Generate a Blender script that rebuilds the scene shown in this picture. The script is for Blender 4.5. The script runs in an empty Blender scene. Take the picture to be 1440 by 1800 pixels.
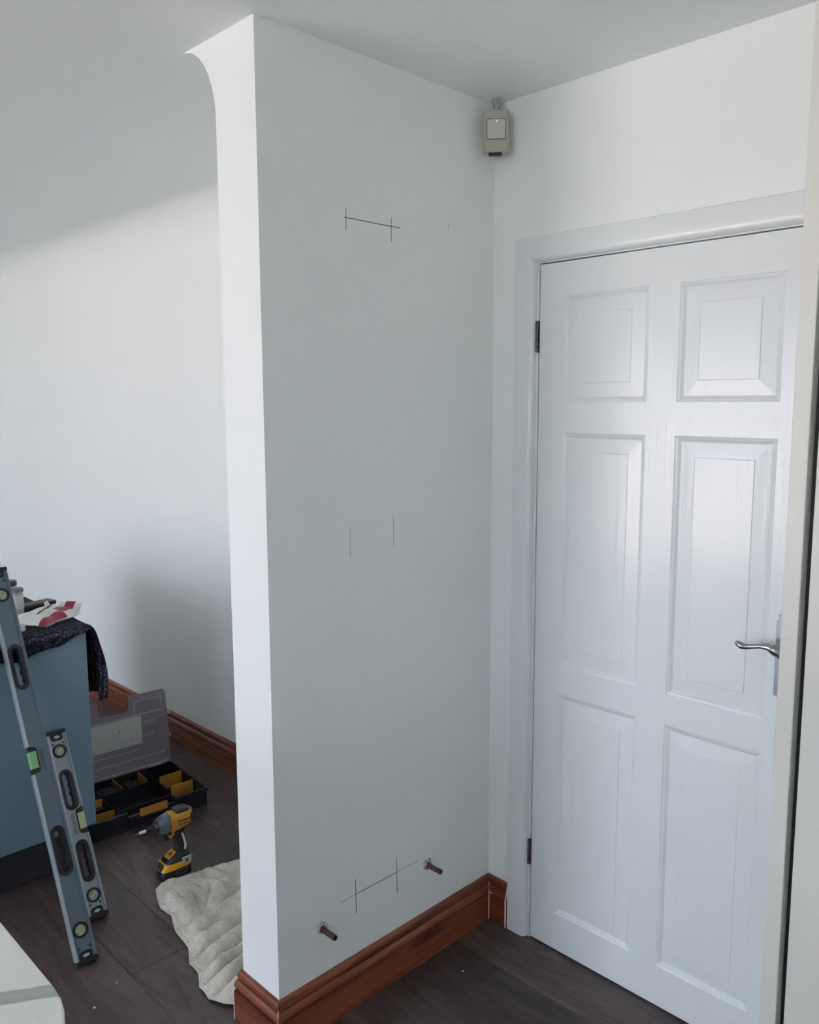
import bpy, bmesh, math, random
from mathutils import Vector, Matrix, Euler, noise
random.seed(7)
S = bpy.context.scene
COL = S.collection
PI = math.pi

# ------------------------------------------------------------------ camera
cd = bpy.data.cameras.new('camera')
cam = bpy.data.objects.new('camera', cd); COL.objects.link(cam)
cam.location = (1.5912, -1.9168, 1.6175)
cam.rotation_euler = (1.43954, 0.00382, 0.79075)
cd.sensor_fit = 'VERTICAL'; cd.sensor_height = 24.0
cd.lens = 1474.7 / 1800 * 24.0
cd.clip_start = 0.05
S.camera = cam

# ------------------------------------------------------------------ world, daylight, exposure
W = bpy.data.worlds.new('world'); S.world = W; W.use_nodes = True
nt = W.node_tree; nt.nodes.clear()
wo = nt.nodes.new('ShaderNodeOutputWorld'); bg = nt.nodes.new('ShaderNodeBackground')
tc = nt.nodes.new('ShaderNodeTexCoord'); sp = nt.nodes.new('ShaderNodeSeparateXYZ')
mr = nt.nodes.new('ShaderNodeMapRange'); mx = nt.nodes.new('ShaderNodeMix'); mx.data_type = 'RGBA'
nt.links.new(tc.outputs['Generated'], sp.inputs[0]); nt.links.new(sp.outputs['Z'], mr.inputs[0])
mr.inputs[1].default_value = -0.06; mr.inputs[2].default_value = 0.06
nt.links.new(mr.outputs[0], mx.inputs[0])
mx.inputs[6].default_value = (1.18, 1.03, 1.02, 1)      # sunlit paving and garden
mx.inputs[7].default_value = (0.85, 0.94, 1.14, 1)      # bright overcast sky
nt.links.new(mx.outputs[2], bg.inputs[0]); bg.inputs[1].default_value = 11.9
nt.links.new(bg.outputs[0], wo.inputs[0])

WIN = (-2.60, -0.90, 0.06, 2.15)        # patio window opening x0 x1 z0 z1
YF = -5.2                              # wall behind the camera
WIN2 = (1.20, 2.42, 1.00, 2.15)         # unseen window, added to brighten the kitchen side
def portal(name, x0, x1, z0, z1):
    ld = bpy.data.lights.new(name, 'AREA'); ld.shape = 'RECTANGLE'
    ld.size = x1 - x0; ld.size_y = z1 - z0; ld.cycles.is_portal = True
    o = bpy.data.objects.new(name, ld); COL.objects.link(o)
    o.location = ((x0 + x1) / 2, YF - 0.16, (z0 + z1) / 2); o.rotation_euler = (PI / 2, 0, PI)
    return o
portal('daylight_portal', *WIN); portal('daylight_portal', *WIN2)
S.view_settings.view_transform = 'Standard'; S.view_settings.look = 'None'
S.view_settings.gamma = 1.0; S.view_settings.use_curve_mapping = False
S.view_settings.exposure = 0.0
S.cycles.diffuse_bounces = 10

# ------------------------------------------------------------------ materials
MATS = {}
def nodes(name):
    m = bpy.data.materials.new(name); m.use_nodes = True
    t = m.node_tree; b = t.nodes['Principled BSDF']; MATS[name] = m
    return m, t, b
def flat(name, col, rough=0.5, metal=0.0, spec=0.5, bump=0.0, bscale=200, emis=None):
    m, t, b = nodes(name)
    b.inputs['Base Color'].default_value = (*col, 1); b.inputs['Roughness'].default_value = rough
    b.inputs['Metallic'].default_value = metal; b.inputs['Specular IOR Level'].default_value = spec
    if bump:
        n = t.nodes.new('ShaderNodeTexNoise'); n.inputs['Scale'].default_value = bscale; n.inputs['Detail'].default_value = 3
        c = t.nodes.new('ShaderNodeTexCoord'); t.links.new(c.outputs['Object'], n.inputs['Vector'])
        u = t.nodes.new('ShaderNodeBump'); u.inputs['Strength'].default_value = bump; u.inputs['Distance'].default_value = 0.002
        t.links.new(n.outputs['Fac'], u.inputs['Height']); t.links.new(u.outputs[0], b.inputs['Normal'])
    if emis:
        b.inputs['Emission Color'].default_value = (*emis[:3], 1); b.inputs['Emission Strength'].default_value = emis[3]
    return m
def ramp(t, stops):
    r = t.nodes.new('ShaderNodeValToRGB'); e = r.color_ramp.elements
    while len(e) < len(stops): e.new(0.5)
    for k, (p, c) in enumerate(stops):
        e[k].position = p; e[k].color = (*c, 1)
    return r
def mapping(t, scale, coord='Object', rnd=0.0):
    c = t.nodes.new('ShaderNodeTexCoord'); mp = t.nodes.new('ShaderNodeMapping')
    mp.inputs['Scale'].default_value = scale; t.links.new(c.outputs[coord], mp.inputs[0])
    if rnd:
        oi = t.nodes.new('ShaderNodeObjectInfo'); mu = t.nodes.new('ShaderNodeMath'); mu.operation = 'MULTIPLY'
        mu.inputs[1].default_value = rnd; t.links.new(oi.outputs['Random'], mu.inputs[0])
        cb = t.nodes.new('ShaderNodeCombineXYZ')
        for k in range(3): t.links.new(mu.outputs[0], cb.inputs[k])
        t.links.new(cb.outputs[0], mp.inputs['Location'])
    return mp
def noise_tex(t, vec, scale, detail=4, rough=0.55, dist=0.0):
    n = t.nodes.new('ShaderNodeTexNoise'); n.inputs['Scale'].default_value = scale
    n.inputs['Detail'].default_value = detail; n.inputs['Roughness'].default_value = rough
    n.inputs['Distortion'].default_value = dist
    t.links.new(vec.outputs[0], n.inputs['Vector']); return n
def mixc(t, fac, a, b, mode='MIX'):
    m = t.nodes.new('ShaderNodeMix'); m.data_type = 'RGBA'; m.blend_type = mode
    for s, v in ((0, fac), (6, a), (7, b)):
        if hasattr(v, 'links') or hasattr(v, 'is_linked'): t.links.new(v, m.inputs[s])
        elif isinstance(v, (int, float)): m.inputs[s].default_value = v
        else: m.inputs[s].default_value = (*v, 1)
    return m.outputs[2]
def bump(t, b, h, strength, dist):
    u = t.nodes.new('ShaderNodeBump'); u.inputs['Strength'].default_value = strength; u.inputs['Distance'].default_value = dist
    t.links.new(h, u.inputs['Height']); t.links.new(u.outputs[0], b.inputs['Normal'])

def wall_paint(name, col):
    m, t, b = nodes(name); mp = mapping(t, (1, 1, 1))
    n = noise_tex(t, mp, 1.3, 3)
    c = mixc(t, n.outputs['Fac'], tuple(x * 0.97 for x in col), tuple(min(1, x * 1.02) for x in col))
    t.links.new(c, b.inputs['Base Color']); b.inputs['Roughness'].default_value = 0.62
    b.inputs['Specular IOR Level'].default_value = 0.3
    n2 = noise_tex(t, mp, 260, 2); bump(t, b, n2.outputs['Fac'], 0.12, 0.0008)
    return m
wall_paint('wall_paint', (0.838, 0.885, 0.876)); wall_paint('ceiling_paint', (0.855, 0.90, 0.892))

m, t, b = nodes('gloss_paint')
b.inputs['Base Color'].default_value = (0.775, 0.825, 0.832, 1); b.inputs['Roughness'].default_value = 0.20
mp = mapping(t, (70, 70, 2.4)); n = noise_tex(t, mp, 1.6, 5); bump(t, b, n.outputs['Fac'], 0.6, 0.0017)

m, t, b = nodes('pine')
mp = mapping(t, (0.9, 16, 16), rnd=9.0)
n1 = noise_tex(t, mp, 1.6, 6, 0.6, 0.8)
r1 = ramp(t, [(0.28, (0.060, 0.014, 0.010)), (0.5, (0.21, 0.056, 0.025)), (0.74, (0.33, 0.115, 0.053))])
t.links.new(n1.outputs['Fac'], r1.inputs[0])
mp2 = mapping(t, (2.6, 13, 13), rnd=5.0)
vo = t.nodes.new('ShaderNodeTexVoronoi'); vo.inputs['Scale'].default_value = 0.9; t.links.new(mp2.outputs[0], vo.inputs['Vector'])
r2 = ramp(t, [(0.0, (1, 1, 1)), (0.10, (0.8, 0.8, 0.8)), (0.22, (0, 0, 0))]); t.links.new(vo.outputs['Distance'], r2.inputs[0])
kn = mixc(t, r2.outputs[0], r1.outputs[0], (0.05, 0.012, 0.010))
t.links.new(kn, b.inputs['Base Color']); b.inputs['Roughness'].default_value = 0.34
bump(t, b, n1.outputs['Fac'], 0.15, 0.001)

m, t, b = nodes('laminate')
mp = mapping(t, (1.3, 8, 8), rnd=37.0)
n1 = noise_tex(t, mp, 1.5, 8, 0.66, 2.6)
r1 = ramp(t, [(0.30, (0.030, 0.020, 0.021)), (0.46, (0.068, 0.048, 0.046)), (0.56, (0.085, 0.062, 0.058)), (0.72, (0.135, 0.100, 0.088))])
t.links.new(n1.outputs['Fac'], r1.inputs[0])
oi = t.nodes.new('ShaderNodeObjectInfo'); mrn = t.nodes.new('ShaderNodeMapRange')
mrn.inputs[3].default_value = 0.72; mrn.inputs[4].default_value = 1.2; t.links.new(oi.outputs['Random'], mrn.inputs[0])
cc = mixc(t, 1.0, r1.outputs[0], mrn.outputs[0], 'MULTIPLY'); t.links.new(cc, b.inputs['Base Color'])
b.inputs['Roughness'].default_value = 0.36; bump(t, b, n1.outputs['Fac'], 0.12, 0.0008)

m, t, b = nodes('marble')
def math_node(op, a, c=None):
    n = t.nodes.new('ShaderNodeMath'); n.operation = op
    for k, v in enumerate((a, c)):
        if v is None: continue
        if isinstance(v, (int, float)): n.inputs[k].default_value = v
        else: t.links.new(v, n.inputs[k])
    return n.outputs[0]
mp = mapping(t, (1, 1, 1)); dt = t.nodes.new('ShaderNodeVectorMath'); dt.operation = 'DOT_PRODUCT'
t.links.new(mp.outputs[0], dt.inputs[0]); dt.inputs[1].default_value = (0.83, -0.56, 0)
n0 = noise_tex(t, mp, 14, 3)
q = math_node('ADD', dt.outputs['Value'], math_node('MULTIPLY', n0.outputs['Fac'], 0.014))
q = math_node('FRACT', math_node('DIVIDE', math_node('ADD', q, 0.137 - 0.007 + 0.115 + 2.3), 0.23))
q = math_node('ABSOLUTE', math_node('SUBTRACT', q, 0.5))
r1 = ramp(t, [(0.0, (0.46, 0.51, 0.50)), (0.046, (0.40, 0.45, 0.43)), (0.056, (0.86, 0.88, 0.84)), (1.0, (0.90, 0.92, 0.88))]); t.links.new(q, r1.inputs[0])
mp3 = mapping(t, (34, 12, 1)); mp3.inputs['Rotation'].default_value = (0, 0, -0.98)
n2 = noise_tex(t, mp3, 1.5, 4, 0.6, 1.2); r2 = ramp(t, [(0.26, (0.50, 0.51, 0.48)), (0.34, (1, 1, 1))]); t.links.new(n2.outputs['Fac'], r2.inputs[0])
t.links.new(mixc(t, 0.6, r1.outputs[0], r2.outputs[0], 'MULTIPLY'), b.inputs['Base Color']); b.inputs['Roughness'].default_value = 0.35

m, t, b = nodes('rug_cloth')
mp = mapping(t, (1, 1, 1)); n1 = noise_tex(t, mp, 130, 4, 0.7)
r1 = ramp(t, [(0.35, (0.012, 0.013, 0.024)), (0.55, (0.05, 0.052, 0.068)), (0.72, (0.30, 0.30, 0.33))]); t.links.new(n1.outputs['Fac'], r1.inputs[0])
wv = t.nodes.new('ShaderNodeTexWave'); wv.bands_direction = 'X'; wv.inputs['Scale'].default_value = 28; wv.inputs['Distortion'].default_value = 0.6
t.links.new(mp.outputs[0], wv.inputs['Vector'])
r2 = ramp(t, [(0.2, (0.35, 0.35, 0.4)), (0.6, (1, 1, 1))]); t.links.new(wv.outputs['Fac'], r2.inputs[0])
t.links.new(mixc(t, 1.0, r1.outputs[0], r2.outputs[0], 'MULTIPLY'), b.inputs['Base Color']); b.inputs['Roughness'].default_value = 0.95
b.inputs['Specular IOR Level'].default_value = 0.1
bump(t, b, wv.outputs['Fac'], 0.6, 0.004)

m, t, b = nodes('dust_sheet')
mp = mapping(t, (1, 1, 1)); n1 = noise_tex(t, mp, 9, 4, 0.6)
r1 = ramp(t, [(0.3, (0.46, 0.44, 0.38)), (0.65, (0.64, 0.62, 0.55))]); t.links.new(n1.outputs['Fac'], r1.inputs[0])
n3 = noise_tex(t, mp, 48, 2); r3 = ramp(t, [(0.70, (1, 1, 1)), (0.76, (0.35, 0.30, 0.24))]); t.links.new(n3.outputs['Fac'], r3.inputs[0])
t.links.new(mixc(t, 1.0, r1.outputs[0], r3.outputs[0], 'MULTIPLY'), b.inputs['Base Color']); b.inputs['Roughness'].default_value = 0.95
b.inputs['Specular IOR Level'].default_value = 0.1
n2 = noise_tex(t, mp, 26, 5, 0.6, 0.6); bump(t, b, n2.outputs['Fac'], 1.0, 0.014)

m, t, b = nodes('clear_lid')
b.inputs['Base Color'].default_value = (0.30, 0.28, 0.33, 1); b.inputs['Roughness'].default_value = 0.3; b.inputs['Alpha'].default_value = 0.62
m, t, b = nodes('clear_plastic')
b.inputs['Base Color'].default_value = (0.62, 0.66, 0.64, 1); b.inputs['Roughness'].default_value = 0.2; b.inputs['Alpha'].default_value = 0.6
m, t, b = nodes('window_glass')
b.inputs['Base Color'].default_value = (1, 1, 1, 1); b.inputs['Roughness'].default_value = 0.0; b.inputs['Alpha'].default_value = 0.06

m, t, b = nodes('paper_label')
mp = mapping(t, (1, 1, 1)); n1 = noise_tex(t, mp, 40, 3); r1 = ramp(t, [(0.27, (0.10, 0.10, 0.10)), (0.36, (0.52, 0.53, 0.50))])
t.links.new(n1.outputs['Fac'], r1.inputs[0]); t.links.new(r1.outputs[0], b.inputs['Base Color']); b.inputs['Roughness'].default_value = 0.6

m, t, b = nodes('copper')
mp = mapping(t, (1, 1, 1)); n1 = noise_tex(t, mp, 90, 3); r1 = ramp(t, [(0.35, (0.10, 0.05, 0.045)), (0.7, (0.19, 0.105, 0.095))])
t.links.new(n1.outputs['Fac'], r1.inputs[0]); t.links.new(r1.outputs[0], b.inputs['Base Color'])
b.inputs['Metallic'].default_value = 0.6; b.inputs['Roughness'].default_value = 0.5

m, t, b = nodes('plaster')
mp = mapping(t, (1, 1, 1)); n1 = noise_tex(t, mp, 160, 3); r1 = ramp(t, [(0.4, (0.16, 0.14, 0.15)), (0.55, (0.62, 0.61, 0.62))])
t.links.new(n1.outputs['Fac'], r1.inputs[0]); t.links.new(r1.outputs[0], b.inputs['Base Color']); b.inputs['Roughness'].default_value = 0.9

flat('cream', (0.70, 0.71, 0.655), 0.35)
flat('cabinet_grey', (0.155, 0.245, 0.31), 0.45)
flat('plinth_dark', (0.03, 0.03, 0.035), 0.6)
flat('black', (0.010, 0.010, 0.013), 0.45)
flat('rubber', (0.012, 0.013, 0.018), 0.7)
flat('black_plastic', (0.012, 0.013, 0.020), 0.35, bump=0.1)
flat('yellow', (0.46, 0.215, 0.018), 0.4)
flat('bin_yellow', (0.46, 0.21, 0.035), 0.5)
flat('battery_yellow', (0.70, 0.34, 0.015), 0.35)
flat('level_grey', (0.115, 0.16, 0.20), 0.42, metal=0.25, bump=0.1, bscale=60)
flat('level_rail_lit', (0.36, 0.41, 0.44), 0.33, metal=0.5)  # lighter tone for the left rail, the light on it put into the colour
flat('level_silver', (0.27, 0.31, 0.33), 0.4, metal=0.3)
flat('vial_green', (0.22, 0.45, 0.20), 0.15)
flat('vial_yellow', (0.45, 0.50, 0.26), 0.15)
flat('vial_grey', (0.34, 0.35, 0.33), 0.2)
flat('chrome', (0.42, 0.44, 0.46), 0.22, metal=1.0)
flat('plate_chrome', (0.23, 0.265, 0.29), 0.3, metal=1.0)
flat('pencil_faint', (0.30, 0.32, 0.33), 0.6)
flat('dark_metal', (0.13, 0.13, 0.14), 0.35, metal=0.9)
flat('steel', (0.6, 0.6, 0.62), 0.3, metal=0.9)
flat('nose_grey', (0.11, 0.15, 0.175), 0.35, metal=0.3)
flat('white_plastic', (0.78, 0.80, 0.79), 0.4)
flat('sensor_cream', (0.43, 0.435, 0.375), 0.45)
flat('sensor_lens', (0.55, 0.57, 0.57), 0.3)
flat('led_red', (0.9, 0.45, 0.42), 0.3, emis=(1.0, 0.55, 0.5, 1.2))
flat('pencil', (0.09, 0.09, 0.10), 0.6)
flat('caulk', (0.80, 0.80, 0.78), 0.7)
flat('wipe_white', (0.66, 0.70, 0.68), 0.3)
flat('wipe_red', (0.30, 0.012, 0.035), 0.3)
flat('lid_tan', (0.17, 0.15, 0.15), 0.5)
flat('lid_dark', (0.05, 0.035, 0.045), 0.4)
flat('frame_white', (0.8, 0.8, 0.8), 0.35)
flat('print_dark', (0.03, 0.04, 0.05), 0.6)
flat('print_light', (0.45, 0.48, 0.48), 0.5)

# ------------------------------------------------------------------ mesh helpers
class MB:
    def __init__(s): s.v = []; s.f = []
    def add(s, vs, fs):
        o = len(s.v); s.v += [tuple(v) for v in vs]; s.f += [tuple(i + o for i in f) for f in fs]; return s
    def box(s, x0, x1, y0, y1, z0, z1):
        return s.add([(x, y, z) for x in (x0, x1) for y in (y0, y1) for z in (z0, z1)],
                     [(0, 1, 3, 2), (4, 6, 7, 5), (0, 4, 5, 1), (2, 3, 7, 6), (0, 2, 6, 4), (1, 5, 7, 3)])
    def prism(s, poly, to3, d0, d1):
        n = len(poly); vs = [to3(a, c, d0) for a, c in poly] + [to3(a, c, d1) for a, c in poly]
        fs = [tuple(range(n)), tuple(range(2 * n - 1, n - 1, -1))] + [(i, i + n, (i + 1) % n + n, (i + 1) % n) for i in range(n)]
        return s.add(vs, fs)
    def rings(s, rs, cap=True, closed=False):
        n = len(rs[0]); vs = [p for r in rs for p in r]; fs = []; k = len(rs)
        for i in range(k if closed else k - 1):
            for j in range(n):
                fs.append((i * n + j, i * n + (j + 1) % n, ((i + 1) % k) * n + (j + 1) % n, ((i + 1) % k) * n + j))
        if cap and not closed: fs += [tuple(range(n - 1, -1, -1)), tuple(range((k - 1) * n, k * n))]
        return s.add(vs, fs)
    def tube(s, pts, rad, n=10, cap=True):
        pts = [Vector(p) for p in pts]; rs = []
        for i, p in enumerate(pts):
            d = (pts[min(i + 1, len(pts) - 1)] - pts[max(i - 1, 0)]).normalized()
            a = d.orthogonal().normalized() if abs(d.z) > .9 else Vector((0, 0, 1)).cross(d).normalized()
            c = d.cross(a); r = rad[i] if isinstance(rad, (list, tuple)) else rad
            ra, rc = r if isinstance(r, tuple) else (r, r)
            rs.append([p + a * ra * math.cos(2 * PI * k / n) + c * rc * math.sin(2 * PI * k / n) for k in range(n)])
        return s.rings(rs, cap)
    def lathe(s, prof, org=(0, 0, 0), axis='z', n=20):
        rs = []
        for r, h in prof:
            ring = []
            for k in range(n):
                a, c = r * math.cos(2 * PI * k / n), r * math.sin(2 * PI * k / n)
                q = {'z': (a, c, h), 'x': (h, a, c), 'y': (c, h, a)}[axis]
                ring.append((q[0] + org[0], q[1] + org[1], q[2] + org[2]))
            rs.append(ring)
        return s.rings(rs)
    def build(s, name, mat, parent=None, smooth=False, bev=0.0, seg=2):
        me = bpy.data.meshes.new(name); me.from_pydata(s.v, [], s.f); me.update()
        bm = bmesh.new(); bm.from_mesh(me); bmesh.ops.recalc_face_normals(bm, faces=bm.faces); bm.to_mesh(me); bm.free()
        return link(name, me, mat, parent, smooth, bev, seg)
def link(name, me, mat, parent=None, smooth=False, bev=0.0, seg=2):
    o = bpy.data.objects.new(name, me); COL.objects.link(o)
    if mat: me.materials.clear(); me.materials.append(MATS[mat])
    if smooth:
        for p in me.polygons: p.use_smooth = True
    if bev:
        md = o.modifiers.new('bevel', 'BEVEL'); md.width = bev; md.segments = seg; md.limit_method = 'ANGLE'; md.angle_limit = 0.6
    if smooth:
        try: me.set_sharp_from_angle(angle=math.radians(42))
        except Exception: pass
    if parent: o.parent = parent
    return o
def plate(name, outer, holes, thick, to_mat, mat, parent=None, bev=0.0):
    """flat plate with holes (2D curve filled and extruded); to_mat puts local xy + thickness z into place"""
    cu = bpy.data.curves.new(name, 'CURVE'); cu.dimensions = '2D'; cu.fill_mode = 'BOTH'; cu.extrude = thick / 2
    if bev: cu.bevel_depth = bev; cu.bevel_resolution = 1; cu.extrude = thick / 2 - bev; cu.offset = -bev
    for poly in [outer] + holes:
        sp_ = cu.splines.new('POLY'); sp_.points.add(len(poly) - 1); sp_.use_cyclic_u = True
        for i, (a, c) in enumerate(poly): sp_.points[i].co = (a, c, 0, 1)
    tmp = bpy.data.objects.new('tmp', cu); COL.objects.link(tmp)
    me = bpy.data.meshes.new_from_object(tmp.evaluated_get(bpy.context.evaluated_depsgraph_get()))
    bpy.data.objects.remove(tmp); bpy.data.curves.remove(cu)
    me.transform(to_mat); me.name = name
    return link(name, me, mat, parent)
def basis(ax, ay, az, org=(0, 0, 0)):
    return Matrix(((ax[0], ay[0], az[0], org[0]), (ax[1], ay[1], az[1], org[1]), (ax[2], ay[2], az[2], org[2]), (0, 0, 0, 1)))
def slot(cx, cz, hw, hl, n=8):
    p = [(cx + hw * math.cos(a), cz + hl - hw + hw * math.sin(a)) for a in [PI * k / n for k in range(n + 1)]]
    return p + [(cx + hw * math.cos(a), cz - hl + hw + hw * math.sin(a)) for a in [PI + PI * k / n for k in range(n + 1)]]
def circ(cx, cz, r, n=20): return [(cx + r * math.cos(2 * PI * k / n), cz + r * math.sin(2 * PI * k / n)) for k in range(n)]
def text_mesh(name, body, size, to_mat, mat, parent=None, depth=0.0004):
    cu = bpy.data.curves.new(name, 'FONT'); cu.body = body; cu.size = size; cu.extrude = depth; cu.align_x = 'CENTER'; cu.align_y = 'CENTER'
    tmp = bpy.data.objects.new('tmp', cu); COL.objects.link(tmp)
    me = bpy.data.meshes.new_from_object(tmp.evaluated_get(bpy.context.evaluated_depsgraph_get()))
    bpy.data.objects.remove(tmp); bpy.data.curves.remove(cu); me.transform(to_mat)
    return link(name, me, mat, parent)
def empty(name, loc=(0, 0, 0), rot=(0, 0, 0), parent=None):
    o = bpy.data.objects.new(name, None); COL.objects.link(o); o.location = loc; o.rotation_euler = rot
    o.empty_display_size = 0.05
    if parent: o.parent = parent
    return o
def tag(o, label, cat, group=None):
    o['label'] = label; o['category'] = cat
    if group: o['group'] = group
    return o
def struct(o, label=None, cat=None):
    o['kind'] = 'structure'
    if label: o['label'] = label
    if cat: o['category'] = cat
    return o

# ------------------------------------------------------------------ room shell
H = 2.438; L = 0.807; T = 0.158; XL = -4.2; XR = 2.75
RX, RZ = 0.142, 0.178                                   # cove reach and drop
XY_XZ = basis((1, 0, 0), (0, 0, 1), (0, -1, 0))         # plate xy -> world xz, thickness along y
DX0, DX1, DZ1 = 0.166, 0.928, 1.986                     # door leaf
XA, ZA = 0.0885, 2.059                                  # architrave outer edge

struct(MB().box(XL - .15, XR + .15, YF - .2, 0.15, H, H + 0.12).build('ceiling', 'ceiling_paint'), 'flat white painted ceiling over both rooms', 'ceiling')
out = [(XL - .15, -.02), (0.155, -.02), (0.155, 1.993), (0.939, 1.993), (0.939, -.02), (XR + .15, -.02), (XR + .15, H), (XL - .15, H)]
wb = plate('wall_back', out, [], 0.12, Matrix.Translation((0, 0.06, 0)) @ XY_XZ, 'wall_paint')
struct(wb, 'white wall carrying the panelled door and running on behind the nib wall', 'wall')
struct(MB().box(XL - .15, XL, YF - .15, 0.0, -.02, H).build('wall_left', 'wall_paint'), 'white side wall at the far end of the room', 'wall')
struct(MB().box(XR, XR + .15, YF - .15, 0.0, -.02, H).build('wall_right', 'wall_paint'), 'white side wall of the kitchen side', 'wall')
rect = lambda q: [(q[0], q[2]), (q[1], q[2]), (q[1], q[3]), (q[0], q[3])]
wf = plate('wall_front', [(XL - .15, -.02), (XR + .15, -.02), (XR + .15, H), (XL - .15, H)], [rect(WIN), rect(WIN2)], 0.2,
           Matrix.Translation((0, YF - 0.1, 0)) @ XY_XZ, 'wall_paint')
struct(wf, 'white wall with the patio window behind the camera', 'wall')

def cove_pts(n=14):      # from ceiling (far from wall) to the wall face, as (distance from wall, z)
    return [(RX * (1 - math.sin(a)), H - RZ * (1 - math.cos(a))) for a in [PI / 2 * k / n for k in range(n + 1)]]
nib = [(0, -.01), (0, H)] + [(-T - d, z) for d, z in cove_pts()] + [(-T, -.01)]
wn = MB().prism(nib, lambda a, c, d: (a, d, c), -L, 0.0).build('wall_nib', 'wall_paint')
for p in wn.data.polygons: p.use_smooth = True
wn.data.set_sharp_from_angle(angle=math.radians(40))
struct(wn, 'free-standing white nib wall with a curved cove at its top', 'wall')
cv = [(0.001, H), ] + [(-d, z) for d, z in cove_pts()] + [(0.001, H - RZ)]
co = MB().prism(cv, lambda a, c, d: (d, a, c), XL, -T - 0.02).build('trim_1', 'wall_paint', smooth=True)
struct(co, 'curved plaster cove between ceiling and wall behind the nib', 'cove')

# floor: base and one object per laminate plank
fl = MB().box(XL - .1, XR + .1, YF - .1, 0.1, -0.06, -0.012).build('floor', 'plinth_dark')
struct(fl, 'dark brown-grey laminate plank floor', 'floor')
PL, PW = 1.29, 0.192
pm = bpy.data.meshes.new('plank'); e = 0.0010; a, c = PL / 2 - .0003, PW / 2 - .0003
vs = [(-a, -c, -.012), (a, -c, -.012), (a, c, -.012), (-a, c, -.012), (-a, -c, -.0010), (a, -c, -.0010), (a, c, -.0010), (-a, c, -.0010),
      (-a + e, -c + e, 0), (a - e, -c + e, 0), (a - e, c - e, 0), (-a + e, c - e, 0)]
pm.from_pydata(vs, [], [(3, 2, 1, 0), (0, 1, 5, 4), (1, 2, 6, 5), (2, 3, 7, 6), (3, 0, 4, 7), (4, 5, 9, 8), (5, 6, 10, 9), (6, 7, 11, 10), (7, 4, 8, 11), (8, 9, 10, 11)])
pm.materials.append(MATS['laminate'])
y = -PW / 2 + 0.02; row = 0
while y > YF:
    x = XL - [0.15, 0.75, 0.42, 1.02][row % 4] - random.uniform(0, .1)
    while x < XR:
        x0, x1 = max(x, XL - .02), min(x + PL, XR + .02)
        if x1 - x0 > 0.1:
            o = bpy.data.objects.new('plank', pm); COL.objects.link(o); o.parent = fl
            o.location = ((x0 + x1) / 2, y, 0); o.scale = ((x1 - x0) / PL, 1, 1)
        x += PL
    y -= PW; row += 1

# skirting boards: local x along the run, -y out of the wall
PROF = [(0, 0), (.019, 0), (.019, .084), (.0115, .0855), (.0115, .0915), (.019, .0940), (.0185, .100), (.0165, .107), (.0130, .1140), (.0060, .1155), (.0060, .1195),
        (.0125, .1215), (.0115, .132), (.0085, .1385), (.0055, .140), (0, .140)]
def skirting(name, p0, ang, ln, m0, m1, label=None, parent=None):
    r0 = [(-m0 * d, -d, z) for d, z in PROF]; r1 = [(ln + m1 * d, -d, z) for d, z in PROF]
    o = MB().rings([r0, r1]).build(name, 'pine', parent)
    o.location = (*p0, 0.0005); o.rotation_euler = (0, 0, ang)
    struct(o, label, 'skirting board' if label else None); return o
skirting('baseboard_nib_side', (0, -L), PI / 2, L - 0.0005, 1, -1, 'long stained pine skirting board under the two copper pipes')
sk_end = skirting('baseboard_nib_end', (-T, -L), 0, T, 1, 1, 'short stained pine skirting board across the end of the nib wall')
skirting('baseboard_nib_rear', (-T, -0.0005), -PI / 2, L - 0.001, -1, 1, 'stained pine skirting on the hidden side of the nib wall')
sk_d = skirting('baseboard_door', (0, 0), 0, XA - 0.001, -1, 0, 'stub of stained pine skirting between corner and door architrave')
skirting('baseboard_back', (XL, 0), 0, -T - XL, -1, -1, 'red-brown pine skirting along the wall behind the organiser box')
# white filler at the mitres
def strip(name, pts, r, mat, parent):
    return MB().tube(pts, r, 5).build(name, mat, parent)
fil = MB().tube([(.020, -.0200, .002), (.020, -.0200, .086), (.0165, -.0165, .0905), (.020, -.0200, .0945), (.012, -.012, .120), (.006, -.006, .140)], 0.0013, 6).build('filler_joint', 'caulk', wn)
MB().tube([(-.001, -.0205, .094), (.02, -.021, .0935), (.034, -.0205, .0925)], 0.0012, 5).build('filler_joint', 'caulk', wn)
MB().tube([(XA - .003, -.0195, .002), (XA - .003, -.0200, .09), (XA - .003, -.013, .115), (XA - .002, -.009, .138)], 0.0024, 6).build('filler_joint', 'caulk', wb)
MB().tube([(.0195, -L - .0195, .0), (.0195, -L - .0195, .086), (.0155, -L - .0155, .090), (.0195, -L - .0195, .0945), (.012, -L - .012, .12), (.0055, -L - .0055, .140)], 0.0009, 6).build('filler_joint', 'caulk', wn)
MB().tube([(-T - .0195, -L - .0195, .0), (-T - .0195, -L - .0195, .084), (-T - .017, -L - .0195, .086), (-T - .012, -L - .0200, .088)], 0.0014, 6).build('filler_joint', 'caulk', wn)

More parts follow.
